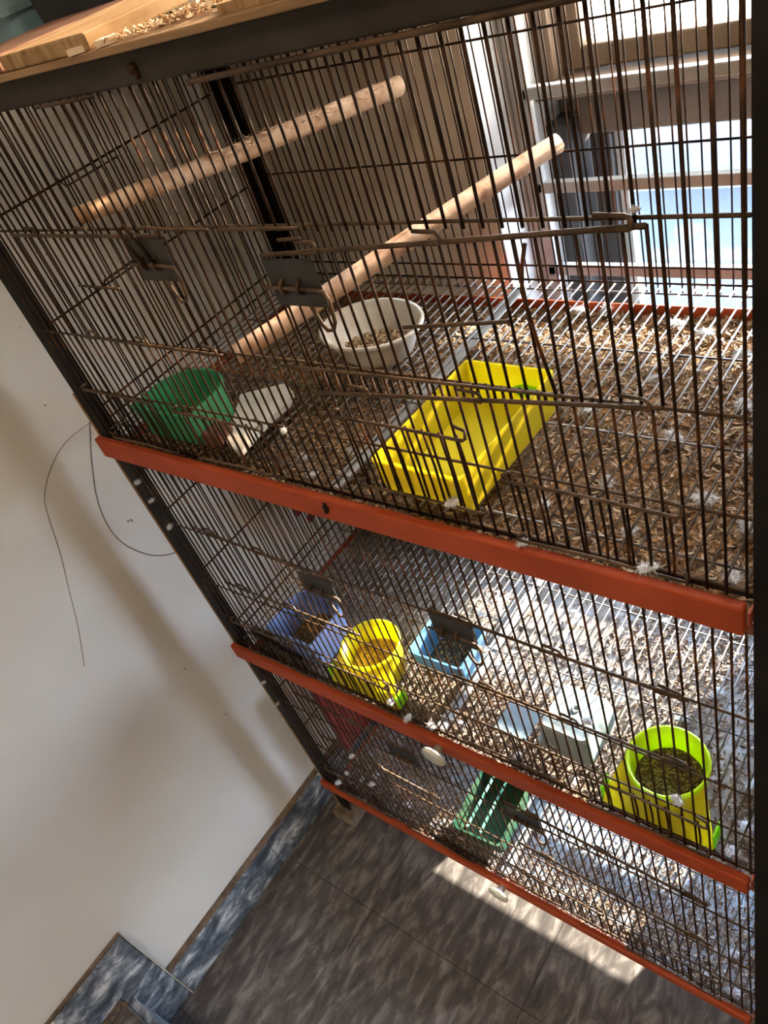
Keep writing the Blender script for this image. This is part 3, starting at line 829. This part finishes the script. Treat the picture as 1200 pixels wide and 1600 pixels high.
# green crate, bottom tier
e = empty('green_crate', (0.335, 0.078, TB[2] + G), 0.05); tag(e, 'dark green plastic box in the bottom tier behind the latch plate', 'box')
cup_mesh(rrect(0.085, 0.115, 0.006), 0.042, 0.92, 0.0025, rim=0.002).build('bowl', 'dkgreen', e)
b = MB()
for k in range(8):
    b.box((0.004 + k * 0.0055, 0.060, 0.010), (0.0075 + k * 0.0055, 0.0625, 0.060))
b.box((0.002, 0.0595, 0.056), (0.050, 0.063, 0.062)); b.box((0.002, 0.0595, 0.008), (0.050, 0.063, 0.013))
b.build('lattice_panel', 'mint', e)
for x in (-0.02, 0.004):
    MB().box((x, -0.05, 0.0425), (x + 0.004, 0.052, 0.0445)).build('cross_bar', 'mint', e)

# pale stone slab and brown block, top tier
b = MB(); b.prism([(0.173, 0.098), (0.220, 0.129), (0.242, 0.117), (0.251, 0.098), (0.249, 0.069), (0.255, 0.023), (0.258, 0.010), (0.226, 0.020), (0.194, 0.067)][::-1], TB[0] + G, TB[0] + G + 0.007)
o = b.build('stone_slab', 'stone'); weighted(o); tag(o, 'pale flat piece of stone lying right of the green cup', 'stone')
b = MB(); b.box((0.0, 0.0, 0), (0.024, 0.026, 0.018), ch=0.002)
o = b.build('wood_block', 'brownblock', None, loc=(0.198, 0.012, TB[0] + G)); o.rotation_euler = (0, 0, 0.12); tag(o, 'small red-brown block between the green cup and the pale stone', 'block')

# bristly brush strip, middle tier left
e = empty('bristle_strip', (0.0, 0.0, TB[1])); tag(e, 'black bristly strip lying at the front left of the middle tier', 'brush')
b = MB(); b.tube([(0.028, 0.022, G + 0.006), (0.08, 0.019, G + 0.006), (0.142, 0.012, G + 0.006)], 0.004, 6); b.build('core', 'bristle', e)
b = MB()
for k in range(900):
    s = R.random(); c = Vector((0.028, 0.022, G + 0.008)).lerp(Vector((0.142, 0.012, G + 0.008)), s); t = R.uniform(-0.3, 3.44)
    d = Vector((R.uniform(-.3, .3), math.cos(t), math.sin(t))).normalized() * R.uniform(0.007, 0.013)
    n_ = Vector((1, 0, 0)) * 0.0004
    b.add([c - n_, c + n_, c + d], [(0, 1, 2)])
f = b.build('bristles', 'bristle', e, recalc=False); f['kind'] = 'stuff'

# red panel standing in the bottom tier, red clip in the middle tier
b = MB(); b.box((0.012, 0.062, TB[2] + G), (0.016, 0.24, TB[2] + G + 0.21), ch=0.001)
o = b.build('red_sheet', 'red'); tag(o, 'dark red plastic sheet leaning against the left side of the bottom tier', 'plastic sheet')
pts = [(0.196, -0.250), (0.262, -0.255), (0.245, -0.340), (0.217, -0.349), (0.213, -0.339), (0.222, -0.329), (0.214, -0.312), (0.2, -0.320), (0.196, -0.306)]
b = MB(); b.loops([[(0.0085, y, FZ + z) for y, z in pts], [(0.012, y, FZ + z) for y, z in pts]], True, True)
o = b.build('red_clip', 'red'); tag(o, 'jagged red plastic clip hanging on the left wires of the middle tier', 'clip')


# ------------------------------------------------------------------ husks and feathers on the trays
def husks(t, n, mat, label, dens):
    mb = MB(); z0 = TB[t] - (0.0252, 0.0252, 0.0122)[t]
    k = 0
    while k < n:
        x, y = R.uniform(0.03, 0.762), R.uniform(0.0, 0.372)
        if R.random() > dens(x, y): continue
        k += 1
        L = R.uniform(0.004, 0.0095); w = L * R.uniform(.2, .36); c = R.uniform(0.0004, 0.0022)
        lift = R.uniform(0.0, 0.005) * dens(x, y)
        mt = Matrix.Translation((x, y, z0 + lift)) @ Matrix.Rotation(R.uniform(0, 6.3), 4, 'Z') @ Matrix.Rotation(R.uniform(-.45, .45), 4, 'Y') @ Matrix.Rotation(R.uniform(-.7, .7), 4, 'X')
        vs = [mt @ Vector(q) for q in ((-L / 2, -w * .3, c), (-L / 2, w * .3, c), (0, -w / 2, 0.0002), (0, w / 2, 0.0002), (L / 2, -w * .2, c), (L / 2, w * .2, c))]
        mb.add(vs, [(0, 2, 3, 1), (2, 4, 5, 3)])
    o = mb.build('seed_husks', mat, None, recalc=False)
    tag(o, label, 'husks', kind='stuff')


husks(0, 26000, 'husk', 'brown seed husks thick on the top tray', lambda x, y: 0.55 + 0.45 * max(0, math.sin(x * 9 + 1) * 0.5 + 0.5))
husks(1, 15000, 'husk2', 'scattered dry husks on the middle tray', lambda x, y: max(0.05, min(1, 0.35 + 0.5 * math.sin(x * 14 + 2) * math.cos(y * 11) + (0.4 if y < 0.12 else 0))))
husks(2, 11000, 'husk2', 'scattered dry husks on the bottom tray', lambda x, y: max(0.06, min(1, 0.9 - y * 5 + 0.3 * math.sin(x * 12))))


def fluff(seed, n=170, r=0.010):
    """tuft of down: a soft uneven core with fine curved barbs"""
    rr = random.Random(seed); mb = MB()
    ax = Vector((rr.uniform(-1, 1), rr.uniform(-1, 1), 0.2)).normalized()
    ph = [rr.uniform(0, 6.3) for _ in range(4)]
    loops = []
    for i in range(1, 7):
        la = math.pi * i / 7; ring = []
        for k in range(10):
            lo = 2 * math.pi * k / 10
            q = r * (0.42 + 0.10 * math.sin(3 * lo + ph[0]) * math.sin(2 * la + ph[1]) + rr.uniform(-.05, .05))
            d = Vector((math.sin(la) * math.cos(lo), math.sin(la) * math.sin(lo), math.cos(la) * .6))
            ring.append(d * q + ax * d.dot(ax) * q * 0.6 + Vector((0, 0, r * .3)))
        loops.append(ring)
    mb.loops(loops, True, True)
    for k in range(n):
        d = Vector((rr.gauss(0, 1), rr.gauss(0, 1), rr.gauss(0.15, .5))).normalized()
        L = r * rr.uniform(.45, .82); s = d.cross(Vector((rr.uniform(-1, 1), rr.uniform(-1, 1), 1))).normalized() * r * 0.022
        c = ax * rr.uniform(-.3, .3) * r + Vector((0, 0, r * .3)); bend = Vector((rr.uniform(-1, 1), rr.uniform(-1, 1), rr.uniform(-.6, .3))) * r * .22
        m = c + d * L * .6; q = c + d * L + bend
        if q.z < -r * .15: q.z = -r * .15
        mb.add([c - s, c + s, m + s, m - s, q], [(0, 1, 2, 3), (3, 2, 4)])
    me = bpy.data.meshes.new('down_feather'); me.from_pydata(mb.v, [], mb.f); me.materials.append(MAT['feather']); return me


fl_me = [fluff(s) for s in range(5)]


MARKS = {0: [('yellow trough', 0.504, 0.083), ('white oval bowl', 0.292, 0.217), ('right corner post', 0.775, 0.02), ('green cup', 0.172, 0.04), ('middle floor bar', 0.39, 0.30), ('right rear corner', 0.76, 0.36)],
         1: [('lime cup', 0.669, 0.045), ('upturned pale box', 0.543, 0.07), ('sky blue box', 0.351, 0.102), ('right corner post', 0.775, 0.02), ('middle floor bar', 0.39, 0.30), ('yellow cup', 0.268, 0.045)],
         2: [('dark green box', 0.335, 0.078), ('red sheet', 0.014, 0.12), ('right corner post', 0.775, 0.02), ('tray knob', 0.394, -0.01)],
         3: [('lower perch', 0.336, 0.146), ('yellow trough', 0.504, 0.03), ('right corner post', 0.775, 0.10), ('left corner post', 0.01, -0.1), ('yellow cup', 0.268, -0.37), ('lime cup', 0.669, -0.36), ('bottom left latch plate', 0.30, -0.55), ('middle right latch plate', 0.49, -0.14)]}
ORD = ['nearest', 'second nearest', 'third nearest', 'fourth nearest', 'fifth nearest', 'sixth nearest', 'seventh nearest', 'eighth nearest', 'ninth nearest', 'tenth nearest', 'eleventh nearest', 'twelfth nearest']
PLACE = {0: 'on the top tray', 1: 'on the middle tray', 2: 'on the bottom tray', 3: 'on the front wires'}


def feathers(t, spots, group):
    near = {}
    for (a, b, s) in spots:
        m = min(MARKS[t], key=lambda q: math.hypot(a - q[1], b - q[2]))
        near.setdefault(m[0], []).append((math.hypot(a - m[1], b - m[2]), a, b, s))
    for nm, L in near.items():
        for k, (_, a, b, s) in enumerate(sorted(L)):
            p = (a, b, TB[t] - (0.018, 0.020, 0.007)[t]) if t < 3 else (a, -0.006, FZ + b)
            o = inst('down_feather', R.choice(fl_me), None, p, (R.uniform(-.2, .2), R.uniform(-.2, .2), R.uniform(0, 6.3)), (s, s, s * .8))
            tag(o, ('white down feather %s %s the %s' % (PLACE[t], ORD[k] + ' to' if len(L) > 1 else 'beside', nm)), 'feather', group)


feathers(0, ((0.62, 0.33, 1.5), (0.585, 0.345, 1.3), (0.665, 0.30, 1.4), (0.70, 0.10, 1.5), (0.735, 0.20, 1.6), (0.72, 0.16, 1.4), (0.65, 0.17, 1.3), (0.69, 0.225, 1.3), (0.74, 0.08, 1.4),
                (0.62, 0.10, 1.1), (0.56, 0.19, 1.2), (0.60, 0.25, 1.0), (0.745, 0.03, 1.2), (0.44, 0.31, 1.2), (0.47, 0.36, 1.4), (0.50, 0.365, 1.2), (0.30, 0.05, 1.0), (0.33, 0.03, 1.0), (0.35, 0.075, 0.9), (0.66, 0.05, 1.0), (0.58, 0.06, 0.9)), 'down feathers on the top tray')
feathers(1, ((0.70, 0.24, 1.2), (0.665, 0.20, 1.3), (0.72, 0.17, 1.2), (0.64, 0.15, 1.1), (0.735, 0.10, 1.4), (0.745, 0.05, 1.5), (0.74, 0.02, 1.3), (0.60, 0.17, 1.1), (0.49, 0.02, 1.4), (0.535, 0.012, 1.3),
                (0.56, 0.02, 1.2), (0.45, 0.25, 1.0), (0.33, 0.20, 1.0), (0.57, 0.28, 1.0), (0.40, 0.03, 1.1), (0.68, 0.30, 1.0), (0.62, 0.02, 0.9)), 'down feathers on the middle tray')
feathers(2, ((0.09, 0.05, 1.2), (0.13, 0.10, 1.1), (0.18, 0.03, 1.2), (0.05, 0.02, 1.3), (0.07, 0.03, 1.1), (0.72, 0.06, 1.2), (0.70, 0.02, 1.0), (0.58, 0.03, 1.1), (0.48, 0.02, 1.1), (0.24, 0.02, 1.0), (0.74, 0.015, 1.3), (0.64, 0.1, 0.9)), 'down feathers on the bottom tray')
feathers(3, ((0.716, 0.270, .55), (0.54, 0.03, .9), (0.70, 0.010, 1.1), (0.60, 0.004, .8), (0.34, 0.072, .6), (0.37, 0.074, .6), (0.03, -0.07, .9), (0.035, -0.10, .8), (0.04, -0.145, .8), (0.52, -0.17, .8), (0.33, -0.37, .8),
                (0.35, -0.395, 1.0), (0.62, -0.23, .8), (0.70, -0.31, .9), (0.17, -0.70, .8), (0.11, -0.71, .7), (0.16, -0.62, .8), (0.06, -0.78, .9), (0.39, -0.385, .8), (0.02, -0.50, .6), (0.02, -0.56, .6)), 'wisps of down on the front wires')


# ------------------------------------------------------------------ things on the cage roof
RZ = TOPZ
o = MB().box((0.0, -0.012, RZ), (0.80, 0.030, RZ + 0.005), ch=0.001).build('edge_board', 'plank_edge'); tag(o, 'thin pale wooden board along the front edge of the cage roof', 'board')
o = MB().box((0.245, -0.010, RZ + 0.0052), (0.358, 0.36, RZ + 0.016), ch=0.0015).build('wood_plank', 'plank')
tag(o, 'thick tan plank lying front to back on the cage roof', 'plank')
o = MB().box((0.10, -0.008, RZ + 0.0052), (0.236, 0.140, RZ + 0.016), ch=0.0015).build('wood_plank', 'plank_r')
tag(o, 'short reddish board left of the thick tan plank on the cage roof', 'plank')
o = MB().prism([(0.485, -0.006), (0.79, -0.006), (0.79, 0.16), (0.42, 0.16)], RZ + 0.0052, RZ + 0.0105).build('flat_board', 'plank'); tag(o, 'flat tan board on the right part of the cage roof', 'board')
# blue tub and black crate behind
e = empty('blue_tub', (-0.027, 0.245, RZ)); tag(e, 'dull blue plastic tub at the back left of the cage roof', 'tub')
cup_mesh(rrect(0.074, 0.19, 0.012), 0.10, 0.88, 0.003, rim=0.004).build('body', 'blueplast', e)
MB().loops([[(x, y, z) for x, y in rrect(0.074, 0.19, 0.012)] for z in (0.030, 0.036)], True, True).build('ridge', 'blueplast', e)
e = empty('black_crate', (0.125, 0.265, RZ), 0.0); tag(e, 'black plastic crate with a blue rim standing behind the planks', 'crate')
cup_mesh(rrect(0.195, 0.20, 0.008), 0.085, 0.94, 0.003, rim=0.003).build('body', 'blackplast', e)
MB().loops([[(x, y, z) for x, y in rrect(0.196, 0.201, 0.008)] for z in (0.040, 0.044)], True, True).build('rim_band', 'blueplast', e)
# shavings
mb = MB()
for k in range(700):
    s = R.random(); x = 0.37 + 0.115 * s + R.gauss(0, 0.008); y = 0.004 + 0.03 * s + R.gauss(0, 0.010)
    if y < -0.010 or x > 0.49 or x < 0.362: continue
    L = R.uniform(0.0025, 0.0075); w = L * R.uniform(.12, .35)
    mt = Matrix.Translation((x, y, RZ + 0.0055 + R.uniform(0, 0.005 * (1 if x > .42 else .5)))) @ Matrix.Rotation(R.uniform(0, 6.3), 4, 'Z') @ Matrix.Rotation(R.uniform(-.5, .5), 4, 'Y') @ Matrix.Rotation(R.uniform(-.6, .6), 4, 'X')
    c = R.uniform(.0003, .002)
    vs = [mt @ Vector(q) for q in ((-L / 2, -w / 2, c), (-L / 2, w / 2, c), (0, -w / 2, 0), (0, w / 2, 0), (L / 2, -w / 2, c), (L / 2, w / 2, c))]
    mb.add(vs, [(0, 2, 3, 1), (2, 4, 5, 3)])
o = mb.build('wood_shavings', 'woodfibre', None, recalc=False); tag(o, 'pale wood shavings scattered on the front of the cage roof', 'shavings', kind='stuff')
chip = MB(); chip.prism([(-0.008, -0.003), (0.006, -0.005), (0.010, 0.001), (0.002, 0.005), (-0.007, 0.003)], 0, 0.004)
cm = chip.mesh('wood_chip'); cm.materials.append(MAT['woodfibre'])
for x, y, rz, lab in ((0.372, -0.004, 0.3, 'pale wood chip nearest the left end of the roof edge board'), (0.345, -0.0085, 0.5, 'pale wood chip second along the roof edge board')):
    tag(inst('wood_chip', cm, None, (x, y, RZ + 0.0055), (0, 0, rz)), lab, 'wood chip', 'wood chips on the roof edge')
# curled white feather on the shavings
b = MB()
L = []
for i in range(9):
    s = i / 8; w = 0.006 * math.sin(math.pi * min(1, 0.15 + s * .85)) + 0.0006
    L.append([(0.030 * (s - .5), -w, 0.002 + 0.004 * math.sin(math.pi * s)), (0.030 * (s - .5), 0, 0.006 + 0.006 * math.sin(math.pi * s)), (0.030 * (s - .5), w, 0.002 + 0.004 * math.sin(math.pi * s)), (0.030 * (s - .5), 0, 0.001 + 0.004 * math.sin(math.pi * s))])
b.loops(L, True, True); o = b.build('curled_feather', 'feather', None, True, loc=(0.425, 0.045, RZ + 0.004)); o.rotation_euler = (0, 0, 0.5)
tag(o, 'curled whitish feather lying on the wood shavings', 'feather')

# ------------------------------------------------------------------ floor bits and wall wire
def foot(x, y, lab, rz=0.0):
    o = MB().box((-0.024, -0.024, 0), (0.024, 0.024, LEGZ), ch=0.002).build('foot_block', 'ledge', None, loc=(x, y, 0)); o.rotation_euler = (0, 0, rz)
    tag(o, lab, 'wood block', 'blocks under the cage legs')
foot(0.010, 0.008, 'small wooden block under the front left cage leg', 0.05)
foot(0.780, 0.012, 'small wooden block under the front right cage leg')
foot(0.012, DEP - 0.012, 'small wooden block under the rear left cage leg')
foot(0.775, DEP - 0.012, 'small wooden block under the rear right cage leg')
X = WX + 0.0012
pts = [(0.026, -0.008), (0.012, -0.03), (-0.006, -0.06), (-0.027, -0.104), (-0.036, -0.15), (-0.030, -0.19), (-0.010, -0.228), (0.010, -0.248), (0.028, -0.259), (0.05, -0.268)]
def smooth_path(p, k=5):
    out = []
    for i in range(len(p) - 1):
        a, b_, c, d = p[max(i - 1, 0)], p[i], p[i + 1], p[min(i + 2, len(p) - 1)]
        for j in range(k):
            t = j / k
            out.append(tuple(0.5 * (2 * b_[q] + (c[q] - a[q]) * t + (2 * a[q] - 5 * b_[q] + 4 * c[q] - d[q]) * t * t + (3 * b_[q] - a[q] - 3 * c[q] + d[q]) * t ** 3) for q in (0, 1)))
    return out + [p[-1]]


b = MB(); b.tube([(X, y, FZ + z) for y, z in smooth_path(pts)], 0.0005, 5)
pts2 = [(0.03, -0.012), (-0.015, -0.012), (-0.05, -0.025), (-0.08, -0.05), (-0.093, -0.079), (-0.110, -0.13), (-0.13, -0.18), (-0.150, -0.23), (-0.178, -0.288)]
b2 = MB(); b2.tube([(X - 0.0006, y, FZ + z) for y, z in smooth_path(pts2)], 0.00028, 5)
o = b.build('thin_wire', 'hair', None, True); tag(o, 'thin black wire looping out from the cage against the white wall', 'wire')
o = b2.build('thin_wire', 'hair', None, True); tag(o, 'fine faint hair-thin wire curving widely down the white wall', 'wire')
